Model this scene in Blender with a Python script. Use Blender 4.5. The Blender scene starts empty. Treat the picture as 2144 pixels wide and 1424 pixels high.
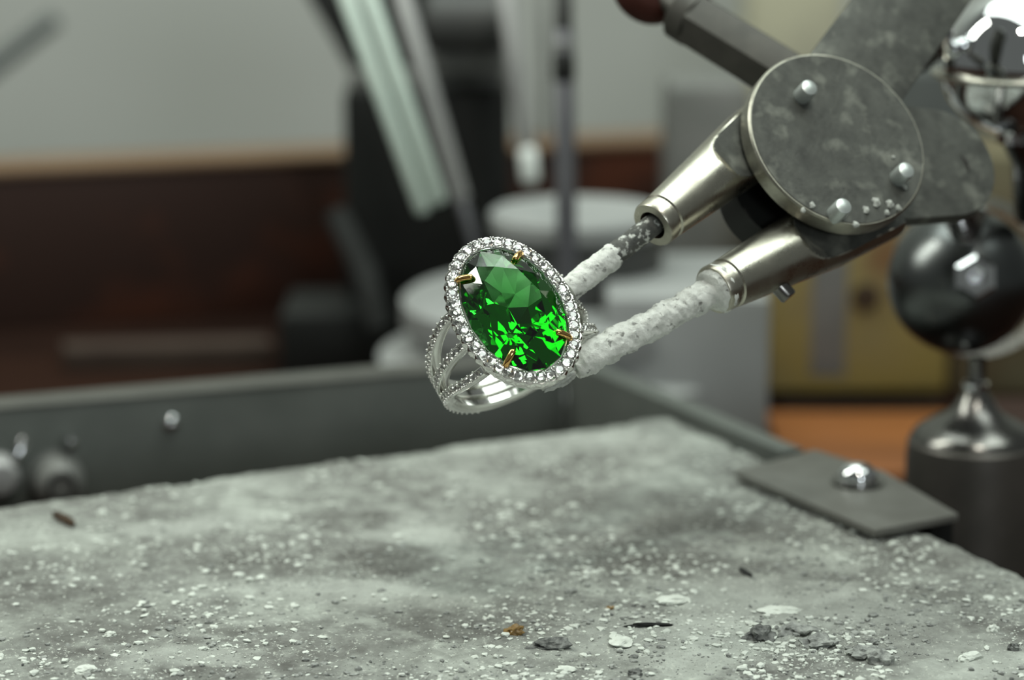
import bpy, bmesh, math, random
from mathutils import Vector, Matrix, noise
# 1 Blender unit = 1 cm
scene = bpy.context.scene
col = scene.collection
R = math.radians

# ------------------------------------------------------------------ camera
FPX, CX, CY = 5607.0, 1072.0, 712.0          # focal length and centre for a 2144x1424 frame
PITCH = R(13.0)
CAM = Vector((0, 0, 14.5))
FOCUS = 34.0
cam_d = bpy.data.cameras.new('camera')
cam_d.sensor_width = 36.0
cam_d.sensor_fit = 'HORIZONTAL'
cam_d.lens = 36.0 * FPX / 2144.0
cam_d.clip_start, cam_d.clip_end = 0.5, 1000
cam_d.dof.use_dof = True
cam_d.dof.focus_distance = FOCUS
cam_d.dof.aperture_fstop = cam_d.lens * 1e-3 / (2 * 0.34)
cam_o = bpy.data.objects.new('camera', cam_d)
cam_o.location = CAM
cam_o.rotation_euler = (R(90) - PITCH, 0, 0)
col.objects.link(cam_o)
scene.camera = cam_o
RIGHT = Vector((1, 0, 0))
FWD = Vector((0, math.cos(PITCH), -math.sin(PITCH)))
UP = Vector((0, math.sin(PITCH), math.cos(PITCH)))

# ------------------------------------------------------------------ world, lights, exposure
w = bpy.data.worlds.new('room_air')
scene.world = w
w.use_nodes = True
w.node_tree.nodes['Background'].inputs[0].default_value = (0.90, 0.97, 0.92, 1)
w.node_tree.nodes['Background'].inputs[1].default_value = 0.11


def area(name, loc, target, sx, sy, radiance, color):
    d = bpy.data.lights.new(name, 'AREA')
    d.shape = 'RECTANGLE'
    d.size, d.size_y = sx, sy
    d.energy = radiance * math.pi * sx * sy
    d.color = color
    o = bpy.data.objects.new(name, d)
    o.location = loc
    o.rotation_euler = (Vector(target) - Vector(loc)).to_track_quat('-Z', 'Y').to_euler()
    col.objects.link(o)
    return o


area('ceiling_lamp', (12, 46, 84), (2, 36, 5), 100, 54, 3.6, (0.90, 1.0, 0.93))
area('window_light', (38, -75, 30), (4, 40, 8), 24, 18, 12.0, (0.90, 0.98, 1.0))
area('tube_lamp', (-36, 42, 44), (2, 36, 7), 10, 34, 12.0, (0.96, 1.0, 0.90))
area('sparkle_light', (10, 6, 55), (1, 34, 7), 4, 4, 105.0, (1.0, 0.97, 0.86))  # small source added for glints in the diamonds and gem

vs = scene.view_settings
vs.view_transform = 'Standard'
vs.look = 'None'
vs.gamma = 1.0
vs.use_curve_mapping = False
vs.exposure = 0.28
scene.cycles.max_bounces = 24
scene.cycles.transmission_bounces = 20
scene.cycles.glossy_bounces = 8
scene.cycles.use_denoising = True


# ------------------------------------------------------------------ helpers
def P(px, py, z):
    """world point seen at pixel (px, py), z cm along the optical axis"""
    return CAM + z * ((px - CX) / FPX * RIGHT - (py - CY) / FPX * UP + FWD)


def PH(px, py, h):
    """world point seen at pixel (px, py) that lies at height h"""
    d = (px - CX) / FPX * RIGHT - (py - CY) / FPX * UP + FWD
    return CAM + d * ((h - CAM.z) / d.z)


def C2W(x, y, z):
    """direction given as right, up, towards the camera"""
    return x * RIGHT + y * UP - z * FWD


def tag(o, label=None, cat=None, group=None, kind=None):
    for k, v in (('label', label), ('category', cat), ('group', group), ('kind', kind)):
        if v:
            o[k] = v
    return o


def empty(name, loc, label=None, cat=None, group=None):
    o = bpy.data.objects.new(name, None)
    o.location = loc
    o.empty_display_size = 0.3
    col.objects.link(o)
    return tag(o, label, cat, group)


def finish(name, bm, mat, parent=None, smooth=False, angle=40, local=False):
    """turn a bmesh in world coordinates (or parent space when local) into one object"""
    bmesh.ops.recalc_face_normals(bm, faces=bm.faces)
    me = bpy.data.meshes.new(name)
    if not local:
        c = Vector((0, 0, 0))
        for v in bm.verts:
            c += v.co
        c /= max(1, len(bm.verts))
        bmesh.ops.translate(bm, verts=bm.verts, vec=-c)
    bm.to_mesh(me)
    bm.free()
    me.materials.append(mat)
    if smooth:
        me.polygons.foreach_set('use_smooth', [True] * len(me.polygons))
        if angle < 179:
            me.set_sharp_from_angle(angle=R(angle))
    o = bpy.data.objects.new(name, me)
    col.objects.link(o)
    if parent:
        o.parent = parent
    if not local:
        if parent:
            o.matrix_parent_inverse = Matrix.LocRotScale(parent.location, parent.rotation_euler, None).inverted()
            p = parent.parent
            if p:
                o.matrix_parent_inverse = Matrix.Identity(4)
                bpy.context.view_layer.update()
                o.matrix_parent_inverse = parent.matrix_world.inverted()
        o.location = c
    return o


def frame(axis, hint=Vector((0, 0, 1))):
    z = Vector(axis).normalized()
    x = hint - z * hint.dot(z)
    if x.length < 1e-4:
        x = Vector((1, 0, 0)) - z * z.x
    x.normalize()
    y = z.cross(x)
    return x, y, z


def lathe(bm, prof, org, axis, seg=48, hint=Vector((0, 0, 1)), arc=None):
    x, y, z = frame(axis, hint)
    rings = []
    for r, h in prof:
        if r < 1e-6:
            rings.append([bm.verts.new(org + z * h)])
        else:
            rings.append([bm.verts.new(org + z * h + r * (math.cos(2 * math.pi * i / seg) * x + math.sin(2 * math.pi * i / seg) * y)) for i in range(seg)])
    for a, b in zip(rings, rings[1:]):
        for i in range(seg):
            j = (i + 1) % seg
            if len(a) == 1 and len(b) == 1:
                continue
            if len(a) == 1:
                bm.faces.new((a[0], b[i], b[j]))
            elif len(b) == 1:
                bm.faces.new((a[i], a[j], b[0]))
            else:
                bm.faces.new((a[i], a[j], b[j], b[i]))
    return rings


def LATHE(name, prof, org, axis, mat, parent=None, seg=48, angle=35):
    bm = bmesh.new()
    lathe(bm, prof, Vector(org), Vector(axis), seg)
    return finish(name, bm, mat, parent, True, angle)


def tube(bm, pts, rad, seg=16, cap=True, jitter=None):
    """tube along points; rad is a number or list; jitter(p, n) gives an extra radius"""
    pts = [Vector(p) for p in pts]
    n = len(pts)
    rad = rad if isinstance(rad, (list, tuple)) else [rad] * n
    t0 = (pts[1] - pts[0]).normalized()
    x, y, _ = frame(t0)
    rings = []
    for i, p in enumerate(pts):
        t = (pts[min(i + 1, n - 1)] - pts[max(i - 1, 0)]).normalized()
        x = (x - t * x.dot(t)).normalized()
        y = t.cross(x)
        ring = []
        for k in range(seg):
            a = 2 * math.pi * k / seg
            d = math.cos(a) * x + math.sin(a) * y
            r = rad[i] + (jitter(p + d * rad[i], i / (n - 1)) if jitter else 0)
            ring.append(bm.verts.new(p + d * r))
        rings.append(ring)
    for a, b in zip(rings, rings[1:]):
        for k in range(seg):
            j = (k + 1) % seg
            bm.faces.new((a[k], a[j], b[j], b[k]))
    if cap:
        bm.faces.new(rings[0][::-1])
        bm.faces.new(rings[-1])
    return rings


def TUBE(name, pts, rad, mat, parent=None, seg=16, jitter=None, angle=50):
    bm = bmesh.new()
    tube(bm, pts, rad, seg, True, jitter)
    return finish(name, bm, mat, parent, True, angle)


def prism(bm, poly, thick, n):
    """polygon (world points) extruded by thick along -n"""
    n = Vector(n).normalized()
    a = [bm.verts.new(p) for p in poly]
    b = [bm.verts.new(p - n * thick) for p in poly]
    bm.faces.new(a)
    bm.faces.new(b[::-1])
    m = len(poly)
    for i in range(m):
        j = (i + 1) % m
        bm.faces.new((a[i], b[i], b[j], a[j]))


def bevel(bm, off, seg=2, ang=30):
    es = [e for e in bm.edges if len(e.link_faces) == 2 and e.calc_face_angle(0) > R(ang)]
    bmesh.ops.bevel(bm, geom=es, offset=off, segments=seg, affect='EDGES', profile=0.6)


def PRISM(name, poly, thick, n, mat, parent=None, bev=0.0, seg=2):
    bm = bmesh.new()
    prism(bm, [Vector(p) for p in poly], thick, n)
    bmesh.ops.recalc_face_normals(bm, faces=bm.faces)
    if bev:
        bevel(bm, bev, seg)
    return finish(name, bm, mat, parent, True, 35)


def BOX(name, org, ex, ey, ez, mat, parent=None, bev=0.0, seg=2):
    """box from a corner and three edge vectors"""
    org = Vector(org)
    return PRISM(name, [org, org + ex, org + ex + ey, org + ey], ez.length, -ez, mat, parent, bev, seg)


# ------------------------------------------------------------------ materials
class NT:
    def __init__(self, name):
        self.m = bpy.data.materials.new(name)
        self.m.use_nodes = True
        self.t = self.m.node_tree
        self.b = self.t.nodes['Principled BSDF']
        self.out = self.t.nodes['Material Output']

    def n(self, kind, **kw):
        nd = self.t.nodes.new(kind)
        for k, v in kw.items():
            if k.startswith('i_'):
                nd.inputs[k[2:].replace('_', ' ')].default_value = v
            else:
                setattr(nd, k, v)
        return nd

    def l(self, a, b):
        self.t.links.new(a, b)


def c4(c):
    return (c[0], c[1], c[2], 1.0)


def mat(name, base, rough=0.5, metal=0.0, base2=None, scale=1.0, lo=0.35, hi=0.65, detail=6.0, bump=0.0, bscale=None, rough2=None,
        stretch=None, base3=None, scale3=None, lo3=0.6, hi3=0.68, spec=0.5, coat=0.0):
    N = NT(name)
    b = N.b
    b.inputs['Base Color'].default_value = c4(base)
    b.inputs['Roughness'].default_value = rough
    b.inputs['Metallic'].default_value = metal
    b.inputs['Specular IOR Level'].default_value = spec
    b.inputs['Coat Weight'].default_value = coat
    tc = N.n('ShaderNodeTexCoord')
    src = tc.outputs['Object']
    if stretch:
        mp = N.n('ShaderNodeMapping')
        mp.inputs['Scale'].default_value = stretch
        N.l(src, mp.inputs['Vector'])
        src = mp.outputs['Vector']
    if base2:
        nz = N.n('ShaderNodeTexNoise')
        nz.inputs['Scale'].default_value = scale
        nz.inputs['Detail'].default_value = detail
        nz.inputs['Roughness'].default_value = 0.62
        N.l(src, nz.inputs['Vector'])
        rp = N.n('ShaderNodeValToRGB')
        rp.color_ramp.elements[0].position = lo
        rp.color_ramp.elements[0].color = c4(base)
        rp.color_ramp.elements[1].position = hi
        rp.color_ramp.elements[1].color = c4(base2)
        N.l(nz.outputs['Fac'], rp.inputs['Fac'])
        outc = rp.outputs['Color']
        if rough2 is not None:
            mr = N.n('ShaderNodeMapRange')
            mr.inputs['From Min'].default_value = lo
            mr.inputs['From Max'].default_value = hi
            mr.inputs['To Min'].default_value = rough
            mr.inputs['To Max'].default_value = rough2
            N.l(nz.outputs['Fac'], mr.inputs['Value'])
            N.l(mr.outputs['Result'], b.inputs['Roughness'])
        if base3:
            n3 = N.n('ShaderNodeTexNoise')
            n3.inputs['Scale'].default_value = scale3 or scale * 4
            n3.inputs['Detail'].default_value = 4
            N.l(src, n3.inputs['Vector'])
            m3 = N.n('ShaderNodeMapRange')
            m3.inputs['From Min'].default_value = lo3
            m3.inputs['From Max'].default_value = hi3
            N.l(n3.outputs['Fac'], m3.inputs['Value'])
            mx = N.n('ShaderNodeMix')
            mx.data_type = 'RGBA'
            N.l(m3.outputs['Result'], mx.inputs['Factor'])
            N.l(outc, mx.inputs['A'])
            mx.inputs['B'].default_value = c4(base3)
            outc = mx.outputs['Result']
        N.l(outc, b.inputs['Base Color'])
    if bump:
        nb = N.n('ShaderNodeTexNoise')
        nb.inputs['Scale'].default_value = bscale or scale * 3
        nb.inputs['Detail'].default_value = 8
        nb.inputs['Roughness'].default_value = 0.7
        N.l(src, nb.inputs['Vector'])
        bp = N.n('ShaderNodeBump')
        bp.inputs['Strength'].default_value = 1.0
        bp.inputs['Distance'].default_value = bump
        N.l(nb.outputs['Fac'], bp.inputs['Height'])
        N.l(bp.outputs['Normal'], b.inputs['Normal'])
    return N.m


def glass(name, ior, color=(1, 1, 1), absorb=None, density=0.0):
    N = NT(name)
    g = N.n('ShaderNodeBsdfGlass')
    g.inputs['IOR'].default_value = ior
    g.inputs['Roughness'].default_value = 0.0
    g.inputs['Color'].default_value = c4(color)
    N.l(g.outputs[0], N.out.inputs['Surface'])
    if absorb:
        v = N.n('ShaderNodeVolumeAbsorption')
        v.inputs['Color'].default_value = c4(absorb)
        v.inputs['Density'].default_value = density
        N.l(v.outputs[0], N.out.inputs['Volume'])
    N.t.nodes.remove(N.b)
    return N.m


M = {}
M['wall'] = mat('grey_paint', (0.46, 0.475, 0.44), 0.9, base2=(0.51, 0.52, 0.49), scale=0.05, detail=3)
M['wood_dark'] = mat('dark_red_wood', (0.030, 0.014, 0.010), 0.6, spec=0.25, base2=(0.13, 0.034, 0.013), scale=0.16, lo=0.45, hi=0.72, detail=3, stretch=(1, 1, 1.2), base3=(0.012, 0.010, 0.010), scale3=0.12, lo3=0.52, hi3=0.66)
M['wood_top'] = mat('lit_tan_wood', (0.15, 0.085, 0.045), 0.6, base2=(0.22, 0.14, 0.08), scale=0.4, detail=4, stretch=(0.2, 1, 1))  # paler tan stands in for light on the rail's top edge
M['bench'] = mat('dark_bench_wood', (0.016, 0.008, 0.006), 0.95, spec=0.05, base2=(0.026, 0.012, 0.008), scale=0.25, detail=4, stretch=(0.3, 1, 1))
M['orange'] = mat('lit_bench_wood', (0.34, 0.12, 0.030), 0.5, base2=(0.20, 0.07, 0.02), scale=0.25, detail=4, stretch=(0.3, 1, 1))  # orange tone stands in for light on the bench wood
M['strip'] = mat('grey_brown_strip', (0.042, 0.028, 0.022), 0.8, spec=0.2, base2=(0.06, 0.043, 0.034), scale=0.5)
M['tray'] = mat('dark_tray_steel', (0.092, 0.102, 0.092), 0.55, 0.1, base2=(0.12, 0.13, 0.118), scale=0.5, bump=0.01, bscale=3)
M['tray_edge'] = mat('bare_tray_edge', (0.085, 0.085, 0.076), 0.7, 0.2, base2=(0.11, 0.11, 0.098), scale=1)
M['paint_grey'] = mat('pale_grey_enamel', (0.34, 0.35, 0.345), 0.55, base2=(0.30, 0.31, 0.305), scale=0.3)
M['dark_rubber'] = mat('black_plastic', (0.007, 0.0075, 0.007), 0.55, spec=0.3, base2=(0.010, 0.011, 0.010), scale=1)
M['dark_grey'] = mat('charcoal_plastic', (0.045, 0.047, 0.045), 0.5, base2=(0.06, 0.06, 0.058), scale=1)
M['char'] = mat('matte_charcoal', (0.03, 0.031, 0.03), 0.95, spec=0.05, base2=(0.04, 0.041, 0.04), scale=1)
M['mid_grey'] = mat('mid_grey_metal', (0.17, 0.175, 0.165), 0.5, 0.3, base2=(0.21, 0.21, 0.2), scale=1)
M['mint'] = mat('pale_mint_plastic', (0.62, 0.72, 0.65), 0.45, base2=(0.56, 0.66, 0.60), scale=0.6)
M['tool_grey'] = mat('satin_grey_tool', (0.40, 0.40, 0.395), 0.5, 0.2, base2=(0.34, 0.34, 0.34), scale=0.8)
M['white'] = mat('tip_glint_white', (0.93, 0.96, 0.93), 0.3, base2=(0.9, 0.94, 0.9), scale=1)  # white stands in for a specular highlight on the metal probe
M['chrome'] = mat('chrome', (0.78, 0.79, 0.80), 0.04, 1.0, base2=(0.74, 0.75, 0.76), scale=1)
M['steel_ball'] = mat('smoky_steel', (0.15, 0.157, 0.157), 0.26, 1.0, base2=(0.11, 0.117, 0.117), scale=0.8, rough2=0.34)
M['steel_dark'] = mat('dark_polished_steel', (0.22, 0.215, 0.20), 0.18, 1.0, base2=(0.16, 0.155, 0.15), scale=0.8, rough2=0.28)
M['rod_steel'] = mat('blue_steel_rod', (0.13, 0.13, 0.145), 0.4, 0.4, base2=(0.17, 0.17, 0.185), scale=0.8)
M['nickel'] = mat('worn_nickel', (0.56, 0.54, 0.46), 0.24, 1.0, base2=(0.42, 0.40, 0.34), scale=2.5, rough2=0.4, bump=0.002, bscale=18)
M['oxide'] = mat('oxidised_grey_steel', (0.045, 0.046, 0.041), 0.55, 0.35, base2=(0.105, 0.108, 0.095), scale=3.5, lo=0.28, hi=0.75, bump=0.008, bscale=16, base3=(0.24, 0.245, 0.21), scale3=2.6, lo3=0.52, hi3=0.78)
M['oxide_rim'] = mat('bright_worn_rim', (0.45, 0.44, 0.37), 0.3, 1.0, base2=(0.30, 0.29, 0.25), scale=4, rough2=0.45, bump=0.003, bscale=20)
M['bar'] = mat('dark_brown_steel_bar', (0.045, 0.043, 0.037), 0.5, 0.3, base2=(0.07, 0.066, 0.056), scale=2, bump=0.003, bscale=10)
M['red'] = mat('dark_red_rubber', (0.055, 0.013, 0.008), 0.7, spec=0.2, base2=(0.04, 0.011, 0.007), scale=1)
M['pin'] = mat('pale_pin_end', (0.60, 0.64, 0.62), 0.35, 0.6, base2=(0.5, 0.54, 0.52), scale=6)
M['silver'] = mat('polished_white_gold', (0.86, 0.86, 0.83), 0.10, 1.0, base2=(0.80, 0.80, 0.77), scale=8, rough2=0.16)
M['gold'] = mat('yellow_gold', (0.86, 0.55, 0.20), 0.10, 1.0, base2=(0.78, 0.46, 0.15), scale=8)
M['flux'] = mat('chalky_white_flux', (0.86, 0.88, 0.83), 0.9, base2=(0.60, 0.61, 0.57), scale=7, lo=0.42, hi=0.72, bump=0.03, bscale=16, base3=(0.24, 0.24, 0.225), scale3=9, lo3=0.61, hi3=0.70)
M['flux_glob'] = mat('glassy_flux', (0.55, 0.57, 0.53), 0.35, base2=(0.36, 0.37, 0.34), scale=8, bump=0.01, bscale=20)
M['rod_dark'] = mat('scorched_rod', (0.06, 0.063, 0.058), 0.6, 0.4, base2=(0.13, 0.13, 0.12), scale=6, bump=0.012, bscale=18, base3=(0.6, 0.62, 0.58), scale3=11, lo3=0.55, hi3=0.66)
M['ochre'] = mat('rusty_ochre_paint', (0.30, 0.225, 0.055), 0.6, base2=(0.235, 0.19, 0.085), scale=0.3, detail=3, base3=(0.16, 0.055, 0.012), scale3=0.35, lo3=0.55, hi3=0.72)
M['cream'] = mat('cream_paint', (0.55, 0.53, 0.38), 0.6, base2=(0.42, 0.40, 0.30), scale=0.3)
M['olive'] = mat('dull_olive_paint', (0.15, 0.135, 0.075), 0.6, base2=(0.11, 0.075, 0.035), scale=0.25, detail=3)
M['hole'] = mat('hole_shade_brown', (0.03, 0.017, 0.008), 0.9, base2=(0.05, 0.028, 0.012), scale=1)  # dark brown; also painted shade for the box hole and underside
M['slate'] = mat('slate_metal', (0.075, 0.082, 0.080), 0.5, 0.3, base2=(0.10, 0.11, 0.105), scale=1)
M['post'] = mat('dull_post_steel', (0.075, 0.070, 0.062), 0.4, 0.5, base2=(0.11, 0.10, 0.09), scale=0.8)
M['bracket'] = mat('grey_bracket_steel', (0.13, 0.128, 0.115), 0.45, 0.3, base2=(0.17, 0.17, 0.155), scale=1.2)
M['grit_dark'] = mat('dark_slag', (0.045, 0.046, 0.046), 0.8, base2=(0.27, 0.28, 0.265), scale=9, bump=0.02, bscale=25)
M['grit_mid'] = mat('grey_slag', (0.17, 0.175, 0.168), 0.85, base2=(0.46, 0.48, 0.45), scale=9, bump=0.02, bscale=25)
M['grit_white'] = mat('white_flux_flake', (0.74, 0.78, 0.72), 0.8, base2=(0.55, 0.58, 0.53), scale=6, bump=0.01, bscale=20)
M['grit_brown'] = mat('amber_flux_bead', (0.28, 0.17, 0.045), 0.4, base2=(0.15, 0.09, 0.03), scale=8)
M['gem'] = glass('green_gem', 1.72, (1, 1, 1), (0.03, 0.80, 0.10), 3.4)
M['diamond'] = glass('diamond', 2.4)


def block_mat():
    N = NT('crusted_solder_board')
    b = N.b
    b.inputs['Roughness'].default_value = 0.95
    b.inputs['Specular IOR Level'].default_value = 0.2
    tc = N.n('ShaderNodeTexCoord')

    def nz(scale, detail, rough=0.6, st=None):
        n_ = N.n('ShaderNodeTexNoise')
        n_.inputs['Scale'].default_value = scale
        n_.inputs['Detail'].default_value = detail
        n_.inputs['Roughness'].default_value = rough
        src = tc.outputs['Object']
        if st:
            mp = N.n('ShaderNodeMapping')
            mp.inputs['Scale'].default_value = st
            N.l(src, mp.inputs['Vector'])
            src = mp.outputs['Vector']
        N.l(src, n_.inputs['Vector'])
        return n_.outputs['Fac']

    def ramp(fac, stops):
        r = N.n('ShaderNodeValToRGB')
        e = r.color_ramp.elements
        while len(e) < len(stops):
            e.new(0.5)
        for k, (p, c) in enumerate(stops):
            e[k].position = p
            e[k].color = c4(c)
        N.l(fac, r.inputs['Fac'])
        return r.outputs['Color']

    def mixc(f, a, bcol):
        m = N.n('ShaderNodeMix')
        m.data_type = 'RGBA'
        N.l(f, m.inputs['Factor'])
        for s, v in (('A', a), ('B', bcol)):
            if isinstance(v, tuple):
                m.inputs[s].default_value = c4(v)
            else:
                N.l(v, m.inputs[s])
        return m.outputs['Result']

    def rng(fac, a, bb):
        m = N.n('ShaderNodeMapRange')
        m.inputs['From Min'].default_value = a
        m.inputs['From Max'].default_value = bb
        N.l(fac, m.inputs['Value'])
        return m.outputs['Result']

    big = ramp(nz(0.42, 5, 0.55, (1.0, 1.0, 1.0)), [(0.36, (0.14, 0.137, 0.127)), (0.46, (0.25, 0.252, 0.235)), (0.54, (0.34, 0.352, 0.326)), (0.63, (0.60, 0.635, 0.58))])
    mid = ramp(nz(2.6, 6, 0.65), [(0.36, (0.15, 0.148, 0.138)), (0.50, (0.36, 0.37, 0.345)), (0.63, (0.66, 0.70, 0.64))])
    c = mixc(rng(nz(1.0, 2), 0.1, 1.1), big, mid)
    at = N.n('ShaderNodeAttribute', attribute_name='stain')
    c = mixc(rng(at.outputs['Fac'], 0.05, 1.5), c, (0.76, 0.80, 0.74))
    neg = N.n('ShaderNodeMath', operation='MULTIPLY')
    neg.inputs[1].default_value = -1.0
    N.l(at.outputs['Fac'], neg.inputs[0])
    c = mixc(rng(neg.outputs[0], 0.05, 1.3), c, (0.13, 0.125, 0.115))
    fine = rng(nz(15, 5, 0.7), 0.60, 0.70)
    c = mixc(fine, c, (0.15, 0.15, 0.14))
    fw = rng(nz(11, 5, 0.7, (1.2, 0.9, 1)), 0.58, 0.66)
    c = mixc(fw, c, (0.74, 0.77, 0.70))
    N.l(c, b.inputs['Base Color'])
    bp = N.n('ShaderNodeBump')
    bp.inputs['Distance'].default_value = 0.05
    bp.inputs['Strength'].default_value = 1.0
    N.l(nz(14, 9, 0.75), bp.inputs['Height'])
    N.l(bp.outputs['Normal'], b.inputs['Normal'])
    return N.m


M['block'] = block_mat()

# ------------------------------------------------------------------ setting: wall and bench
HB = 3.0                                    # height of the board's top above the bench
Z3 = Vector((0, 0, 1))
wl = P(-600, 300, 84)
wr = P(2800, 180, 92)
wl.z = wr.z = -75
bm = bmesh.new()
d = (wr - wl).normalized()
a0 = wl - d * 60
a1 = wr + d * 60
nrm = Vector((d.y, -d.x, 0))
prism(bm, [a0, a1, a1 + Z3 * 190, a0 + Z3 * 190], 2.0, nrm)
tag(finish('wall_back', bm, M['wall']), 'plain grey painted wall far behind the bench', kind='structure')

bm = bmesh.new()
prism(bm, [Vector((-60, -10, 0)), Vector((60, -10, 0)), Vector((60, 73, 0)), Vector((-60, 73, 0))], 3.0, Z3)
tag(finish('workbench', bm, M['bench']), 'dark brown wooden bench top under the tray and stands', 'workbench')

bm = bmesh.new()
prism(bm, [Vector((-130, -120, -75)), Vector((130, -120, -75)), Vector((130, 130, -75)), Vector((-130, 130, -75))], 2.0, Z3)
tag(finish('floor', bm, M['strip']), 'dull brown workshop floor far below the bench', kind='structure')

# wooden rail along the back of the bench
HR = 4.0
r0, r1 = PH(0, 352, HR), PH(1300, 296, HR)
rd = (r1 - r0).normalized()
rn = Vector((rd.y, -rd.x, 0))
if rn.y > 0:
    rn = -rn
ra, rb = r0 - rd * 14, r0 + rd * 34
rail = empty('wooden_rail', (ra + rb) / 2 * 1.0, 'dark reddish-brown wooden rail along the back of the bench', 'rail')
BOX('rail_board', Vector((ra.x, ra.y, 0)), rb - ra, -rn * 1.6, Z3 * (HR - 0.18), M['wood_dark'], rail, 0.05)
BOX('rail_lit_edge', Vector((ra.x, ra.y, HR - 0.18)) + rn * 0.08, rb - ra, -rn * 1.84, Z3 * 0.18, M['wood_top'], rail, 0.06)
s0 = PH(140, 782, 0.0)
s1 = PH(575, 768, 0.0)
BOX('foot_strip', s0, s1 - s0, -rn * 1.0, Z3 * 0.55, M['strip'], rail, 0.04)

# ------------------------------------------------------------------ solder board
A = PH(1400, 868, HB)
UL = (PH(0, 1055, HB) - A)
UL.z = 0
UL.normalize()
VR = Vector((-UL.y, UL.x, 0))
if VR.y > 0:
    VR = -VR
BU_, BV_ = 17.0, 17.0


def board_h(u, v):
    """height of the board's crusted top above its nominal plane"""
    p = Vector((u, v, 0))
    h = 0.035 * noise.fractal(p * 0.9, 1.0, 2.0, 4) + 0.022 * noise.fractal(p * 3.1 + Vector((7, 3, 1)), 1.0, 2.0, 3)
    h += 0.012 * noise.noise(p * 9.0) + 0.007 * noise.noise(p * 19.0)
    e = min(u, v, BU_ - u, BV_ - v)
    if e < 0.35:
        h -= 0.10 * (1 - e / 0.35) ** 2 * (1 + 0.6 * noise.noise(p * 2.5))
    return h


def board_z(pt):
    q = pt - A
    return HB + board_h(q.dot(UL), q.dot(VR))


NB = 420
bm = bmesh.new()
grid = []
for i in range(NB + 1):
    row = []
    for j in range(NB + 1):
        u, v = BU_ * i / NB, BV_ * j / NB
        uu, vv = u, v
        if i in (0, NB):
            uu += 0.07 * noise.noise(Vector((v * 1.7, 3, 1))) + 0.03 * noise.noise(Vector((v * 6, 3, 1)))
        if j in (0, NB):
            vv += 0.07 * noise.noise(Vector((u * 1.7, 9, 4))) + 0.03 * noise.noise(Vector((u * 6, 9, 4)))
        p = A + UL * uu + VR * vv
        row.append(bm.verts.new((p.x, p.y, HB + board_h(u, v))))
    grid.append(row)
for i in range(NB):
    for j in range(NB):
        bm.faces.new((grid[i][j], grid[i + 1][j], grid[i + 1][j + 1], grid[i][j + 1]))
loop = [grid[i][0] for i in range(NB)] + [grid[NB][j] for j in range(NB)] + [grid[i][NB] for i in range(NB, 0, -1)] + [grid[0][j] for j in range(NB, 0, -1)]
low = [bm.verts.new((v.co.x, v.co.y, 0.8)) for v in loop]
for i in range(len(loop)):
    j = (i + 1) % len(loop)
    bm.faces.new((loop[i], loop[j], low[j], low[i]))
bm.faces.new(low)
# flux and scorch stains, stored on the board
STAINS = [(410, 1096, 190, 26, 0.7), (860, 1112, 120, 50, 0.8), (700, 1232, 230, 30, 0.7), (1560, 1245, 260, 30, 0.6), (1720, 1290, 320, 50, 0.6), (380, 1368, 170, 36, 0.7),
          (1320, 1335, 320, 60, 0.6), (1120, 925, 260, 30, 0.5), (900, 1250, 160, 40, 0.6), (1950, 1380, 260, 60, 0.35), (520, 1010, 260, 22, 0.35), (1010, 1000, 200, 30, 0.3),
          (830, 1172, 130, 26, -0.9), (1480, 1098, 150, 36, -1.0), (1380, 1052, 200, 20, -0.5), (1420, 1178, 240, 20, -0.7), (140, 1290, 200, 70, -0.5), (530, 1312, 80, 16, -0.8),
          (560, 1190, 240, 22, -0.4), (1720, 1120, 180, 26, -0.5), (1990, 1252, 120, 18, -0.5), (1080, 1325, 200, 36, -0.3), (120, 1180, 200, 20, -0.4), (1230, 985, 180, 16, -0.5), (250, 1150, 260, 18, -0.4), (700, 1090, 200, 16, -0.35), (1100, 1070, 200, 18, -0.35), (1620, 1010, 120, 26, -0.4), (1900, 1160, 140, 16, -0.3)]
STW = []
for (px, py, rx, ry, val) in STAINS:
    c_ = PH(px, py, HB)
    ex_, ey_ = PH(px + rx, py, HB) - c_, PH(px, py + ry, HB) - c_
    STW.append((c_, ex_.length, ey_.length, val))
dl = bm.verts.layers.float.new('stain')
for v in bm.verts:
    wv = Vector((noise.noise(v.co * 0.9), noise.noise(v.co * 0.9 + Vector((4, 7, 1))), 0)) * 0.55 + Vector((noise.noise(v.co * 3.5), noise.noise(v.co * 3.5 + Vector((4, 7, 1))), 0)) * 0.22
    q = v.co + wv
    t_ = 0.0
    for (c_, ax_, ay_, val) in STW:
        dd = ((q.x - c_.x) / ax_) ** 2 + ((q.y - c_.y) / ay_) ** 2
        if dd < 3:
            t_ += val * math.exp(-1.3 * dd * dd)
    v[dl] = t_
board = finish('solder_board', bm, M['block'], None, True, 50)
tag(board, 'rough pale grey soldering board crusted with white flux', 'soldering board')
# wooden packing under the board
BOXo = A + UL * 1.5 + VR * 1.5
tag(BOX('board_support', Vector((BOXo.x, BOXo.y, 0)), UL * 13, VR * 13, Z3 * 0.8, M['dark_grey'], None, 0.05), 'dark support slab hidden under the soldering board', 'support')

# ------------------------------------------------------------------ dark tray walls behind the board
tray = empty('steel_tray', A + UL * 4 - VR * 1.5, 'dark grey steel tray wall standing behind the soldering board', 'tray')
HT = 3.0
t0, t1 = PH(0, 852, HT), PH(1185, 752, HT)
t2 = PH(1640, 946, HT)
tl = (t1 - t0)
tn = Vector((tl.y, -tl.x, 0)).normalized()
t00 = t0 - tl.normalized() * 6


def wallbox(name, p, q, h, th, nn, m, parent, bev=0.03, z0=0.0):
    p, q = Vector((p.x, p.y, z0)), Vector((q.x, q.y, z0))
    return BOX(name, p, q - p, -nn * th, Z3 * (h - z0), m, parent, bev)


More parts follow.
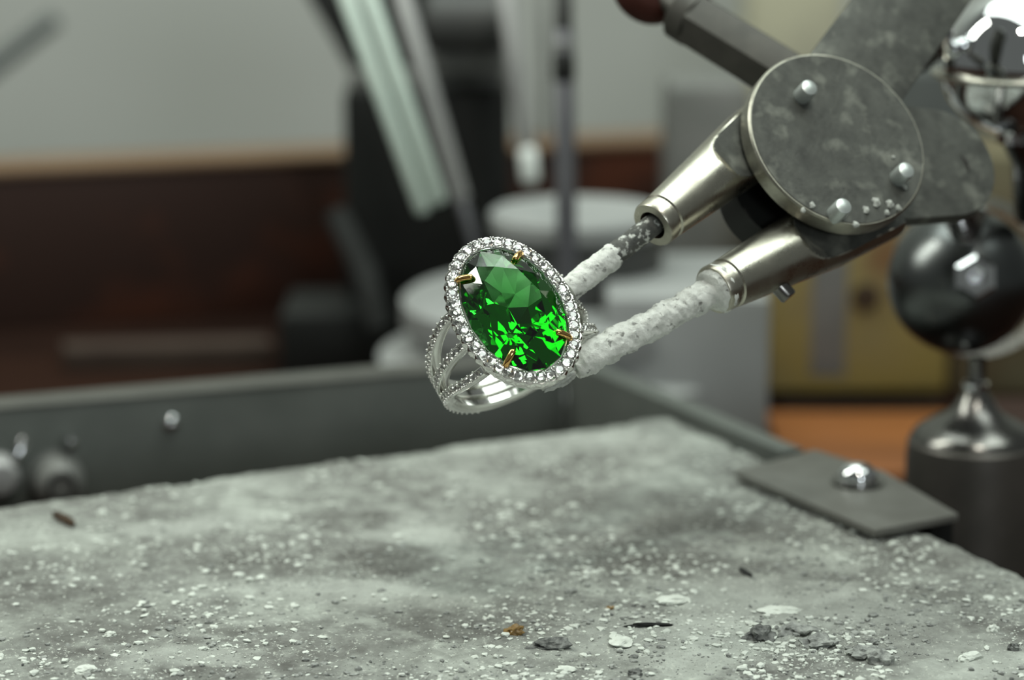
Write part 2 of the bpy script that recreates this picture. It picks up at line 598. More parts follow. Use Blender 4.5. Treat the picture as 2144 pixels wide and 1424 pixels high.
wallbox('back_panel', t00, t1, HT - 0.06, 0.70, tn, M['tray'], tray)
wallbox('back_edge', t00 + tn * 0.03, t1 + tn * 0.03, HT, 0.74, tn, M['tray_edge'], tray, 0.02, HT - 0.06)
sl = (t2 - t1)
sn = Vector((sl.y, -sl.x, 0)).normalized()
if sn.y > 0:
    sn = -sn
wallbox('side_panel', t1, t2, HT, 0.40, sn, M['tray'], tray)
# bolts and clips on the back panel


def on_tray(px, py):
    d_ = (px - CX) / FPX * RIGHT - (py - CY) / FPX * UP + FWD
    t_ = (Vector((t0.x, t0.y, 0)) - CAM).dot(tn) / d_.dot(tn)
    return CAM + d_ * t_


b0 = on_tray(357, 884)
LATHE('rivet', [(0, 0.16), (0.08, 0.145), (0.135, 0.09), (0.15, 0.0), (0.15, -0.05)], b0, tn, M['chrome'], tray, 20)

clip = empty('spring_clip', on_tray(110, 1010), 'dark glossy spring clip with round screw hooked on tray wall at far left', 'clip')
kc = on_tray(115, 990)
LATHE('clip_body', [(0, 0.62), (0.30, 0.60), (0.42, 0.5), (0.46, 0.3), (0.46, 0.06), (0.5, 0.05), (0.5, 0.01)], kc - Z3 * 0.1, tn, M['mid_grey'], clip, 32)
LATHE('clip_bore', [(0.24, 0.55), (0.24, 0.66), (0.2, 0.66), (0.18, 0.5), (0, 0.5)], kc - Z3 * 0.1, tn, M['dark_rubber'], clip, 24)
LATHE('clip_screw', [(0, 0.4), (0.09, 0.38), (0.12, 0.3), (0.12, 0)], on_tray(142, 918) + tn * 0.02, tn, M['chrome'], clip, 20)
LATHE('clip_cap', [(0, 0.5), (0.26, 0.46), (0.36, 0.3), (0.38, 0.0)], on_tray(-8, 990) + tn * 0.02, tn, M['tool_grey'], clip, 24)
TUBE('clip_wire', [on_tray(48, 915) + tn * 0.2, on_tray(30, 945) + tn * 0.3, on_tray(10, 985) + tn * 0.25], 0.09, M['chrome'], clip, 10)

def cambox(name, x0, y0, x1, y1, z, depth, m, parent, bev=0.1, bottom=None):
    """upright box whose front face covers the given pixel rectangle at distance z"""
    a = P(x0, y1, z)
    b = P(x1, y1, z)
    top = P(x0, y0, z).z
    zlow = a.z if bottom is None else bottom
    a = Vector((a.x, P((x0 + x1) / 2, (y0 + y1) / 2, z).y, zlow))
    b = Vector((b.x, a.y, zlow))
    return BOX(name, a, b - a, Vector((0, depth, 0)), Z3 * (top - zlow), m, parent, bev)


# ------------------------------------------------------------------ machine base (round, pale grey)
base_c = PH(1195, 840, 0.0)
base_c = Vector((P(1200, 700, 55.5).x, P(1200, 700, 55.5).y, 0))
machine = empty('machine_pedestal', base_c, 'round stepped pale grey machine pedestal behind the ring', 'pedestal')


def px2cm(z):
    return z / FPX


k62 = px2cm(55.5)
R1 = 408 * k62
zb = lambda py, z=55.5: P(1200, py, z).z
LATHE('foot', [(0, 0), (R1, 0), (R1, zb(742)), (R1 - 0.12, zb(735)), (R1 * 0.86, zb(728)), (R1 * 0.84, zb(715)), (0, zb(715))], base_c, Z3, M['paint_grey'], machine, 64)
LATHE('step', [(0, zb(716)), (R1 * 0.78, zb(716)), (R1 * 0.78, zb(690)), (R1 * 0.86, zb(686)), (R1 * 0.88, zb(672)), (R1 * 0.88, zb(622)), (R1 * 0.85, zb(612)), (0, zb(606))], base_c, Z3, M['paint_grey'], machine, 64)
R3 = 175 * k62
cambox('side_housing', 1270, 618, 1612, 860, 52.3, 4.6, M['paint_grey'], machine, 0.15, 0.0)
LATHE('collar', [(0, zb(610)), (R3 * 1.0, zb(610)), (R3 * 1.0, zb(470)), (0, zb(470))], base_c + Vector((0.1, 0, 0)), Z3, M['dark_grey'], machine, 48)
LATHE('cap', [(0, zb(474)), (R3 * 1.02, zb(474)), (R3 * 1.06, zb(466)), (R3 * 1.06, zb(436)), (R3 * 1.0, zb(428)), (0, zb(424))], base_c + Vector((0.1, 0, 0)), Z3, M['paint_grey'], machine, 48)

# ------------------------------------------------------------------ black machine column and head behind
blk = empty('machine_upright', P(860, 700, 61), 'black square machine upright with dark rounded motor head', 'machine upright')
cambox('upright', 722, 185, 1068, 700, 60.5, 3.2, M['dark_rubber'], blk, 0.15, 0.0)
cambox('upright_top', 728, 150, 1068, 192, 60.6, 3.0, M['mid_grey'], blk, 0.12)
cambox('upright_foot', 585, 655, 800, 800, 59.6, 3.0, M['dark_rubber'], blk, 0.2, 0.0)
hc0 = P(890, 45, 59)
LATHE('motor_head', [(0, 0), (0.55, 0.0), (0.68, 0.15), (0.68, 1.7), (0.55, 1.85), (0, 1.85)], hc0, (1, 0, 0), M['dark_grey'], blk, 40)
cambox('head_band', 885, 110, 1062, 152, 59.4, 2.0, M['mid_grey'], blk, 0.1)
PRISM('hood', [P(612, -60, 61), P(1068, -60, 61), P(1068, 60, 61), P(760, 132, 61), P(722, 130, 61), P(690, 70, 61)], 2.0, -FWD, M['dark_rubber'], blk, 0.1)
TUBE('slanted_leg', [P(705, 450, 59.8), P(765, 570, 59.0), P(795, 690, 58.8)], 0.28, M['char'], blk, 14)

# ------------------------------------------------------------------ hanging tools
ZT = 54.0
twin = empty('twin_bar_tool', P(905, 470, ZT), 'pale mint twin-bar tool hanging slanted in front of the black upright', 'hand tool')


def bar(name, pa, pb, z, wpx, m, parent, seg=18, low=None):
    """rounded bar between two pixels; low = height of the lower end"""
    a, b = P(pa[0], pa[1], z), P(pb[0], pb[1], z)
    if low is not None:
        b.z = low
    rad = wpx / 2 * px2cm(z)
    L = (b - a).length
    return LATHE(name, [(0, -rad * 0.25), (rad * 0.7, -rad * 0.12), (rad, rad * 0.3), (rad, L - rad * 0.3), (rad * 0.7, L + rad * 0.12), (0, L + rad * 0.25)], a, b - a, m, parent, seg, 60)


bar('bar', (713, -40), (887, 444), ZT, 32, M['mint'], twin)
bar('bar', (764, -40), (921, 424), ZT, 32, M['mint'], twin)
bar('bar_web', (738, -40), (900, 420), ZT + 0.35, 30, M['tool_grey'], twin)
g2 = empty('grey_probe', P(985, 510, ZT + 1.5), 'slim grey probe with thin steel shank slanting down behind the ring', 'hand tool')
bar('handle', (833, -40), (966, 420), ZT + 1.5, 38, M['tool_grey'], g2)
bar('shank', (962, 405), (1001, 530), ZT + 1.5, 24, M['rod_steel'], g2)
g3 = empty('glint_tipped_probe', P(1108, 390, 57), 'grey probe with rounded tip painted white as a highlight above the round cap', 'hand tool')
bar('handle', (1056, -40), (1104, 318), 57, 36, M['tool_grey'], g3)
bar('tip', (1105, 312), (1111, 380), 56.9, 38, M['white'], g3)
bar('side_wire', (1132, -40), (1142, 290), 57.6, 16, M['mid_grey'], g3)
zst = P(1200, 606, 55.5).z
g4 = empty('steel_spindle', P(1182, 560, 53.0), 'upright dark steel spindle with black collar standing on the round pedestal', 'spindle')
bar('spindle_rod', (1180, 60), (1189, 560), 52.4, 44, M['rod_steel'], g4, low=zst + 0.12)
bar('spindle_collar', (1180, 108), (1181, 172), 52.4, 48, M['dark_rubber'], g4)
bar('spindle_head', (1179, -40), (1180, 84), 52.4, 40, M['dark_grey'], g4)
bar('spindle_ring', (1179, 84), (1180, 106), 52.4, 46, M['mid_grey'], g4)

# dark grey rod by the wall at the upper left
tag(TUBE('leaning_rod', [P(-260, 330, 72), P(112, 42, 76)], [0.30, 0.26], M['slate'], None, 14), 'dark grey rod leaning across the grey wall at upper left', 'rod')

# ------------------------------------------------------------------ things on the right of the background
oz = 57.5
ob = empty('ochre_box', P(1760, 860, oz), 'rust-stained ochre metal box beside the pale round pedestal', 'box')
cambox('box_body', 1612, 345, 1990, 862, oz, 4.0, M['ochre'], ob, 0.12, 0.36)
cambox('box_shade_strip', 1630, 845, 1975, 900, oz + 0.5, 3.0, M['hole'], ob, 0.03, 0.0)  # dark strip stands in for the shadow below the box
cambox('grey_strap', 1700, 380, 1775, 800, oz - 0.05, 0.1, M['mid_grey'], ob, 0.03)
hp = P(1812, 622, oz)
LATHE('hole_shade_disc', [(0, 0.10), (0.26, 0.09), (0.30, 0.04), (0.30, -0.05)], hp + Vector((0, -0.02, 0)), (0, -1, 0), M['hole'], ob, 24)  # dark disc stands in for the shaded inside of a hole
rbx = cambox('rust_red_box', 2085, 905, 2500, 1150, 50, 3, M['wood_dark'], None, 0.1, 0.0)
tag(rbx, 'dark rust-red block standing behind the steel post', 'box')
oa, ob_ = PH(1650, 1010, 0), PH(2060, 1010, 0)
tag(BOX('lit_bench_board', oa, ob_ - oa, Vector((0, 55.2 - oa.y, 0)), Z3 * 0.2, M['orange'], None, 0.03), 'orange board added as the lit bench wood before the ochre box', 'lit bench board')  # added board; its orange paints the lit part of the bench
sb = cambox('grey_case', 1395, 175, 1572, 420, 60.0, 2.5, M['mid_grey'], None, 0.3, 0.0)
tag(sb, 'plain grey case behind the upper clamp arm', 'case')
sb = cambox('cream_case', 1570, -120, 1770, 75, 78, 3, M['cream'], None, 0.2, 0.0)
sb3 = cambox('olive_case', 1998, 318, 2330, 760, 58.5, 3, M['olive'], None, 0.1, 0.0)
tag(sb3, 'dull olive case behind the ball of the steel post', 'case')
sb2 = cambox('slate_case', 1840, 150, 2260, 290, 62.5, 2.5, M['slate'], None, 0.1, 0.0)
tag(sb2, 'dark slate-grey case behind the chrome dome', 'case')
tag(sb, 'cream painted case above the clamp bar', 'case')

# ------------------------------------------------------------------ third hand clamp
DN = C2W(0.35, 0.41, 0.84).normalized()               # facing of the disc
third = empty('third_hand_clamp', P(1760, 480, 36.5), 'worn steel third-hand clamp with pinned round disc holding the ring', 'clamp')
ZD = 36.0
k36 = px2cm(ZD)
DC = P(1755, 289, ZD)
e1 = (C2W(0.56, -0.82, 0) - DN * C2W(0.56, -0.82, 0).dot(DN)).normalized()
e2 = DN.cross(e1)
RD = 205 * k36
rim = LATHE('disc_rim', [(0, -0.30), (RD * 0.97, -0.30), (RD, -0.27), (RD, -0.04), (RD * 0.985, -0.012), (RD * 0.965, -0.01), (0, -0.012)], DC, DN, M['oxide_rim'], third, 96, 30)
face = LATHE('disc_face', [(0, 0.0), (RD * 0.968, 0.0), (RD * 0.972, -0.012), (RD * 0.972, -0.03)], DC, DN, M['oxide'], third, 96, 30)


def on_disc(px, py, off=0.0, c=None):
    d_ = (px - CX) / FPX * RIGHT - (py - CY) / FPX * UP + FWD
    q = (c or DC) + DN * off
    return CAM + d_ * ((q - CAM).dot(DN) / d_.dot(DN))


for (px, py) in ((1678, 202), (1880, 374), (1749, 449)):
    b = on_disc(px, py)
    rr = 19 * k36
    pn = LATHE('pin', [(rr, -0.05), (rr, 0.21), (rr * 0.9, 0.25), (rr * 0.6, 0.265), (0, 0.27)], b, DN, M['pin'], third, 24, 40)
random.seed(4)
for (px, py, r_) in ((1812, 440, 10), (1833, 425, 12), (1862, 428, 11), (1856, 446, 8), (1880, 436, 9), (1893, 392, 8), (1790, 470, 9), (1700, 430, 9), (1682, 440, 8), (1870, 330, 6)):
    bm = bmesh.new()
    bmesh.ops.create_icosphere(bm, subdivisions=2, radius=r_ * k36 * 0.8)
    b = on_disc(px, py)
    for v in bm.verts:
        v.co *= 1 + 0.9 * noise.noise(v.co * 22 + b)
        v.co = b + v.co * 0.9
    finish('solder_crumb', bm, M['flux_glob'], third, True, 60)


def plate(name, c0, c1, r0_, r1_, off, th, m, parent, bev=0.03, cap0=True, cap1=True):
    """round ended plate in a plane parallel to the disc, between two pixels (radii in px)"""
    a, b = on_disc(c0[0], c0[1], off), on_disc(c1[0], c1[1], off)
    u = (b - a).normalized()
    v = DN.cross(u)
    ra_, rb_ = r0_ * k36, r1_ * k36
    poly = []
    if cap1:
        for k in range(25):
            t = -math.pi / 2 + math.pi * k / 24
            poly.append(b + rb_ * (math.cos(t) * u + math.sin(t) * v))
    else:
        poly += [b - v * rb_, b + v * rb_]
    if cap0:
        for k in range(25):
            t = math.pi / 2 + math.pi * k / 24
            poly.append(a + ra_ * (math.cos(t) * u + math.sin(t) * v))
    else:
        poly += [a + v * ra_, a - v * ra_]
    return PRISM(name, poly, th, DN, m, parent, bev)


plate('link_plate', (1760, 335), (1972, 338), 150, 132, -0.75, 0.25, M['oxide'], third)
plate('upper_arm_plate', (1745, 230), (1975, -90), 110, 108, -0.34, 0.22, M['oxide'], third)
plate('back_plate', (1745, 320), (1800, 330), 175, 165, -1.45, 0.25, M['slate'], third)


# ferrules: round bodies with a milled flat, narrowing to a socket
def ferrule(name, tip, end, zt, ze, rt, rb_, collar_px, flat_at):
    a, b = P(tip[0], tip[1], zt), P(end[0], end[1], ze)
    ax = (b - a)
    L = ax.length
    axn = ax.normalized()
    x, y, z = frame(axn, DN)
    kt = px2cm(zt)
    prof = [(rt * 0.62, 0.0), (rt * 0.95, 0.0), (rt, 0.03), (rt, collar_px * kt), (rt * 0.93, collar_px * kt + 0.02), (rt * 0.95, collar_px * kt + 0.06), (rt * 1.02, collar_px * kt + 0.08)]
    h0 = collar_px * kt + 0.08
    for i in range(1, 61):
        f = i / 60
        prof.append((rt * 1.02 + (rb_ - rt * 1.02) * min(1, f * 1.6), h0 + (L - h0) * f))
    bm = bmesh.new()
    rings = lathe(bm, prof, a, axn, 96, DN)
    bm.faces.new(rings[-1])
    # milled flats on the near and far side
    start = L * flat_at
    cut = set()
    for v in bm.verts:
        q = v.co - a
        h = q.dot(axn)
        dz = q.dot(x)
        if h > start:
            g_ = (h - start) / (0.16 * L)
            lim = rb_ * (0.50 + 0.5 * max(0.0, 1 - math.sqrt(max(0.0, 1 - (1 - min(1, g_)) ** 2)) - 0.0))
            lim = rb_ * (0.50 + 0.5 * (1 - min(1, g_)) ** 2)
            if dz > lim:
                v.co -= x * (dz - lim)
                if g_ > 0.25:
                    cut.add(v)
            if dz < -rb_ * 0.62:
                v.co -= x * (dz + rb_ * 0.62)
    for f in bm.faces:
        if all(v in cut for v in f.verts):
            f.material_index = 1
    o = finish(name, bm, M['nickel'], third, True, 30)
    o.data.materials.append(M['oxide'])
    bm = bmesh.new()
    lathe(bm, [(rt * 0.62, 0.0), (rt * 0.60, 0.3), (0, 0.3)], a, axn, 32)
    finish('socket', bm, M['hole'], o, True, 40)
    return o, a, axn, x


f1, a1_, ax1, fx1 = ferrule('ferrule', (1366, 472), (1672, 222), 35.0, 36.8, 50 * k36, 74 * k36, 26, 0.36)
f2, a2_, ax2, fx2 = ferrule('ferrule', (1494, 608), (1840, 430), 35.0, 36.9, 52 * k36, 78 * k36, 30, 0.40)
bk = on_disc(1640, 400, -0.85)
LATHE('gap_shade_disc', [(0, 0), (115 * k36, 0), (115 * k36, -0.5), (0, -0.5)], bk, DN, M['dark_rubber'], third, 40)  # black disc added as the shade in the gap between the ferrules
# set screw
sp = P(1622, 628, 35.3)
sc_ax = C2W(0.25, -0.75, 0.35).normalized()
LATHE('set_screw', [(0.0, 0.20), (0.10, 0.20), (0.12, 0.17), (0.12, -0.15), (0, -0.15)], P(1632, 600, 35.5), C2W(0.62, -0.70, 0.1), M['steel_dark'], f2, 20)


# rods with flux crust
def crust(s, amp, sc):
    def j(p, f):
        return amp * (noise.noise(p * sc + Vector((s, 0, 0))) * 0.9 + 0.6 * noise.noise(p * sc * 2.6 + Vector((s, 5, 0))) + 0.35 * noise.noise(p * sc * 6 + Vector((s, 9, 2))))
    return j


def linepts(a, b, n):
    return [a.lerp(b, i / (n - 1)) for i in range(n)]


ra0, ra1 = P(1192, 606, 34.75), a1_ + ax1 * 0.15
TUBE('rod', linepts(ra0, ra1, 40), 23 * k36, M['rod_dark'], third, 24, crust(1, 0.010, 7))
TUBE('flux_crust', linepts(ra0 - ax1 * 0.02, ra0.lerp(ra1, 0.53), 60), [26 * k36] * 54 + [25.5 * k36, 24.5 * k36, 24 * k36, 23 * k36, 22 * k36, 20 * k36], M['flux'], third, 36, crust(3, 0.022, 6))
rb0, rb1 = P(1205, 764, 34.55), a2_ + ax2 * 0.15
TUBE('rod', linepts(rb0, rb1, 40), 24 * k36, M['rod_dark'], third, 24, crust(5, 0.008, 7))
TUBE('flux_crust', linepts(rb0 - (rb1 - rb0).normalized() * 0.04, rb0.lerp(rb1, 0.965), 110), [(33 - 4 * i / 109) * k36 * (0.72 + 0.28 * min(1, i / 6)) for i in range(110)], M['flux'], third, 40, crust(8, 0.045, 5))
TUBE('flux_crust', linepts(a2_ - ax2 * 0.06, a2_ + ax2 * 0.20, 16), [30 * k36 + 22 * k36 * math.sin(math.pi * (0.1 + 0.75 * i / 15)) for i in range(16)], M['flux'], third, 36, crust(12, 0.035, 7))
# glassy flux glob between rod tip and ring
bm = bmesh.new()
bmesh.ops.create_icosphere(bm, subdivisions=4, radius=1.0)
gb0, gb1 = P(1205, 775, 34.5), P(1135, 812, 34.15)
gx, gy, gz = frame(gb1 - gb0, UP)
gc = (gb0 + gb1) / 2
for v in bm.verts:
    p = v.co.copy()
    k_ = 1 + 0.35 * noise.noise(p * 2.2 + Vector((2, 8, 1))) + 0.18 * noise.noise(p * 5)
    p *= k_
    v.co = gc + gz * p.z * 0.30 + gx * p.x * 0.105 + gy * p.y * 0.10
finish('flux_glob', bm, M['flux_glob'], third, True, 80)

# square bar running to the upper left with end block and red knob
ba, bb = P(1455, 44, 39), P(1668, 176, 38.2)
bx, by, bz = frame(bb - ba, C2W(-0.35, 0.62, 0.70))
hw = 60 * px2cm(38.5)
hexp = [ba + (math.cos(R(60 * k + 30)) * bx + math.sin(R(60 * k + 30)) * by) * hw * 1.04 for k in range(6)]
PRISM('hex_bar', hexp, (bb - ba).length, -bz, M['bar'], third, 0.03)
groove = [ba + bx * (hw * 0.90) + by * s * 0.07 + bz * 0.35 for s in (-1, 1)]
PRISM('bar_key', [groove[0], groove[1], groove[1] + bz * 1.2, groove[0] + bz * 1.2], 0.1, bx, M['oxide'], third, 0.02)
LATHE('end_collar', [(0, -0.30), (0.36, -0.30), (0.40, -0.26), (0.40, 0.0), (0.3, 0.04), (0, 0.04)], ba, bz, M['bar'], third, 32)
kn = P(1362, -28, 39.6)
LATHE('red_knob', [(0, -0.28), (0.42, -0.26), (0.55, -0.16), (0.58, 0.0), (0.55, 0.16), (0.42, 0.26), (0, 0.28)], kn, C2W(0.3, 0.35, 0.9), M['red'], third, 40, 60)
LATHE('knob_face', [(0, 0.33), (0.20, 0.33), (0.24, 0.29), (0.24, 0.2)], kn, C2W(0.3, 0.35, 0.9), M['dark_rubber'], third, 28)
TUBE('knob_stem', [kn, ba - bz * 0.2], 0.16, M['bar'], third, 16)
# arm from the link plate to the ball stand
TUBE('rear_stem', [on_disc(1985, 360, -0.9), P(2020, 470, 40.5), P(2020, 486, 41.7)], [0.3, 0.28, 0.22], M['steel_dark'], third, 18)

# ------------------------------------------------------------------ ball stand on the right
zs = 43.0
ks = px2cm(zs)
pc = P(2040, 900, zs)
axis0 = Vector((pc.x, pc.y, 0))
stand = empty('ball_stand', axis0, 'polished steel post with smoky ball joint at the right edge', 'stand')
zz = lambda py: P(2040, py, zs).z
Rb = 138 * ks
prof = [(0, 0), (Rb * 1.02, 0), (Rb * 1.02, zz(960)), (Rb, zz(925)), (Rb * 0.92, zz(912))]
LATHE('post', prof + [(0, zz(908))], axis0, Z3, M['post'], stand, 56)
LATHE('post_dome', [(Rb * 0.97, zz(925)), (Rb * 0.95, zz(912)), (Rb * 0.86, zz(896)), (Rb * 0.66, zz(880)), (Rb * 0.46, zz(866)), (Rb * 0.34, zz(850)), (Rb * 0.25, zz(830)), (Rb * 0.17, zz(812)), (Rb * 0.135, zz(790)), (Rb * 0.13, zz(740)), (0, zz(740))], axis0, Z3, M['steel_dark'], stand, 48, 60)
LATHE('neck_ring', [(Rb * 0.13, zz(812)), (Rb * 0.2, zz(806)), (Rb * 0.2, zz(796)), (Rb * 0.13, zz(790))], axis0, Z3, M['chrome'], stand, 32)
bc = P(2012, 588, zs)
rball = 153 * ks
bm = bmesh.new()
bmesh.ops.create_uvsphere(bm, u_segments=64, v_segments=40, radius=rball)
bmesh.ops.translate(bm, verts=bm.verts, vec=bc)
finish('ball', bm, M['steel_ball'], stand, True, 180)
# flat ring clasping the ball from behind
bm = bmesh.new()
cr = P(2040, 578, zs + 0.7)
lathe(bm, [(rball * 0.98, -0.12), (rball * 1.16, -0.12), (rball * 1.16, 0.05), (rball * 0.98, 0.05), (rball * 0.98, -0.12)], cr, C2W(0.10, 0.15, 1), 64)
finish('clasp_ring', bm, M['nickel'], stand, True, 35)
LATHE('ball_screw', [(0, 0.14), (0.11, 0.12), (0.17, 0.05), (0.18, -0.2)], bc + C2W(0.15, 0.90, 0.40).normalized() * rball, C2W(0.15, 0.90, 0.40), M['chrome'], stand, 20)
LATHE('ball_glint_hub', [(0.36, -0.12), (0.36, 0.06), (0.30, 0.12), (0.16, 0.10), (0.14, 0.02), (0, 0.02)], bc + C2W(0.02, 0.02, 1).normalized() * (rball - 0.02), C2W(0.02, 0.02, 1), M['chrome'], stand, 6, 20)  # chrome piece added in place of reflections at the ball's centre

# ------------------------------------------------------------------ chrome dome at the upper right
zd = 41.0
kd = px2cm(zd)
dc = P(2122, 128, zd)
dome = empty('chrome_dome_knob', P(2098, 220, zd), 'shiny chrome dome knob with flange at the top right corner', 'knob')
rdm = 155 * kd
bm = bmesh.new()
bmesh.ops.create_uvsphere(bm, u_segments=64, v_segments=40, radius=rdm)
for v in bm.verts:
    v.co += dc
finish('dome', bm, M['chrome'], dome, True, 180)
fl = P(2122, 150, zd)
LATHE('flange', [(0, -0.10), (rdm * 1.02, -0.10), (rdm * 1.10, -0.06), (rdm * 1.10, -0.02), (rdm * 1.04, 0.02), (0, 0.03)], fl, Z3, M['nickel'], dome, 64)
LATHE('stem', [(0, -1.1), (0.22, -1.1), (0.22, -0.8), (0.32, -0.78), (0.32, -0.6), (0.22, -0.58), (0.22, 0), (0, 0)], fl, Z3, M['chrome'], dome, 28)
LATHE('side_screw', [(0, 0.34), (0.14, 0.32), (0.21, 0.24), (0.22, 0.1), (0.15, 0.05), (0.15, -0.3)], P(1972, 82, zd - 0.6), C2W(-0.35, 0.45, 0.6), M['chrome'], dome, 24)
TUBE('side_stem', [P(1915, 128, zd - 0.1), P(1965, 90, zd - 0.3)], 0.22, M['bar'], dome, 16)
TUBE('dome_bracket', [fl - Z3 * 0.9, P(2150, 330, zd + 0.5), bc + C2W(0.74, 0.74, 0) * rball * 1.26], [0.22, 0.25, 0.25], M['steel_dark'], dome, 16)

# ------------------------------------------------------------------ bracket with bolt beside the board
HBR = 3.2
br = empty('bolted_bracket', PH(1800, 1040, 0), 'grey steel bracket plate with shiny bolt at the right edge of the board', 'bracket')
quad = [PH(1538, 985, HBR), PH(1705, 940, HBR), PH(1850, 985, HBR), PH(2008, 1076, HBR), PH(1832, 1110, HBR)]
PRISM('bracket_plate', quad, 0.12, Z3, M['bracket'], br, 0.03)
q2 = [PH(1790, 968, HBR - 0.12), PH(1845, 986, HBR - 0.12), PH(1996, 1076, HBR - 0.12), PH(1950, 1084, HBR - 0.12)]
PRISM('bracket_leg_shade', q2, HBR - 0.12, Z3, M['dark_rubber'], br, 0.0)  # black leg also paints the dark gap below the plate
bq = PH(1795, 1012, HBR)
LATHE('washer', [(0, 0), (0.40, 0.0), (0.40, 0.05), (0, 0.05)], bq, Z3, M['steel_dark'], br, 32)
LATHE('bolt_head', [(0.30, 0.05), (0.30, 0.14), (0.27, 0.22), (0.19, 0.29), (0.1, 0.32), (0, 0.33)], bq, Z3, M['chrome'], br, 32, 60)

# ------------------------------------------------------------------ the ring
rn_ = C2W(0.0594, 0.4587, 0.8866).normalized()
rs_ = C2W(0.8876, 0.3822, -0.2572)
rs_ = (rs_ - rn_ * rs_.dot(rn_)).normalized()
rl_ = rn_.cross(rs_)
RC = P(1074.5, 652, FOCUS)
ring = empty('gem_ring', RC, 'white gold ring with big oval green gem in a diamond halo, held in mid-air', 'ring')
ring.rotation_euler = Matrix((rs_, rl_, rn_)).transposed().to_euler()
mm = 0.1
HA, HBx = 10.25 * mm, 6.95 * mm           # halo centre line half axes
GA, GB = 9.25 * mm, 6.0 * mm            # gem girdle half axes


def ell(a, b, t):
    return Vector((b * math.cos(t), a * math.sin(t), 0))


def even_ellipse(a, b, n, ph=0.0):
    m_ = 2000
    pts = [ell(a, b, 2 * math.pi * i / m_ + ph) for i in range(m_ + 1)]
    L = [0]
    for p, q in zip(pts, pts[1:]):
        L.append(L[-1] + (q - p).length)
    res, k = [], 0
    for i in range(n):
        s = L[-1] * i / n
        while L[k + 1] < s:
            k += 1
        res.append(2 * math.pi * (k + (s - L[k]) / (L[k + 1] - L[k])) / m_ + ph)
    return res


def enorm(a, b, t):
    return Vector((a * math.cos(t), b * math.sin(t), 0)).normalized()


# halo frame: swept section round the ellipse, outer edge scalloped between stones
NH = 40
hth = even_ellipse(HA, HBx, NH)
bm = bmesh.new()
sec = [(-0.092, -0.02), (-0.092, 0.030), (-0.075, 0.048), (0.0, 0.052), (0.078, 0.040), (0.096, 0.015), (0.098, -0.06), (0.070, -0.13), (-0.03, -0.15), (-0.085, -0.10)]
NS = NH * 6
fine_t = even_ellipse(HA, HBx, NS)
rings = []
for i, t in enumerate(fine_t):
    c = ell(HA, HBx, t)
    nn = enorm(HA, HBx, t)
    sc_ = 0.012 * math.cos(2 * math.pi * i / 6)
    rings.append([bm.verts.new(c + nn * (x + (sc_ if 0 < k < 0 + 7 and x > 0.05 else 0)) + Vector((0, 0, z))) for k, (x, z) in enumerate(sec)])
for i in range(NS):
    a, b = rings[i], rings[(i + 1) % NS]
    for k in range(len(sec)):
        j = (k + 1) % len(sec)
        bm.faces.new((a[k], a[j], b[j], b[k]))
finish('halo_frame', bm, M['silver'], ring, True, 45, local=True)
# basket under the halo
bm = bmesh.new()
rings = []
for (da, z) in ((0.02, -0.10), (-0.02, -0.16), (-0.14, -0.30), (-0.20, -0.36), (-0.24, -0.36), (-0.20, -0.30), (-0.08, -0.16), (-0.05, -0.10)):
    rings.append([bm.verts.new(Vector((math.cos(2 * math.pi * i / 72) * (HBx + da), math.sin(2 * math.pi * i / 72) * (HA + da), z))) for i in range(72)])
for a, b in zip(rings, rings[1:] + rings[:1]):
    for i in range(72):
        j = (i + 1) % 72
        bm.faces.new((a[i], a[j], b[j], b[i]))
finish('basket', bm, M['silver'], ring, True, 40, local=True)


# round brilliant, girdle radius 1, local z up
def brilliant(name, m):
    bm = bmesh.new()

    def ringv(n, r, z, ph=0):
        return [bm.verts.new((r * math.cos(2 * math.pi * (i + ph) / n), r * math.sin(2 * math.pi * (i + ph) / n), z)) for i in range(n)]
    tab = ringv(8, 0.56, 0.32)
    mid = ringv(8, 0.80, 0.19, 0.5)
    gu = ringv(16, 1.0, 0.03)
    gl = ringv(16, 1.0, -0.02)
    pav = ringv(8, 0.42, -0.50, 0.5)
    cu = bm.verts.new((0, 0, -0.86))
    bm.faces.new(tab)
    for i in range(8):
        j = (i + 1) % 8
        bm.faces.new((tab[i], mid[i], tab[j]))
        bm.faces.new((tab[i], mid[i - 1], gu[2 * i], mid[i]))
        bm.faces.new((mid[i], gu[2 * i], gu[2 * i + 1]))
        bm.faces.new((mid[i], gu[2 * i + 1], gu[(2 * i + 2) % 16]))
        bm.faces.new((gl[2 * i], pav[i], gl[2 * i + 1]))
        bm.faces.new((gl[2 * i + 1], pav[i], gl[(2 * i + 2) % 16]))
        bm.faces.new((gl[2 * i], pav[i - 1], cu, pav[i]))
    for i in range(16):
        j = (i + 1) % 16
        bm.faces.new((gu[i], gl[i], gl[j], gu[j]))
    bmesh.ops.recalc_face_normals(bm, faces=bm.faces)
    me = bpy.data.meshes.new(name)
    bm.to_mesh(me)
    bm.free()
    me.materials.append(m)
    return me


dia_me = brilliant('diamond', M['diamond'])
random.seed(11)


def diamond(pos, zdir, r, spin=None):
    o = bpy.data.objects.new('diamond', dia_me)
    o.parent = ring
    zdir = (zdir + Vector((random.uniform(-1, 1), random.uniform(-1, 1), random.uniform(-1, 1))) * 0.20).normalized()
    x, y, z = frame(zdir, Vector((math.cos(random.random() * 6), math.sin(random.random() * 6), 0.3)))
    o.matrix_local = Matrix.Translation(pos) @ Matrix((x, y, z)).transposed().to_4x4() @ Matrix.Scale(r, 4)
    col.objects.link(o)
    return o


beads = bmesh.new()


def bead(p, r):
    mtx = Matrix.Translation(p) @ Matrix.Scale(r, 4)
    bmesh.ops.create_icosphere(beads, subdivisions=1, radius=1.0, matrix=mtx)


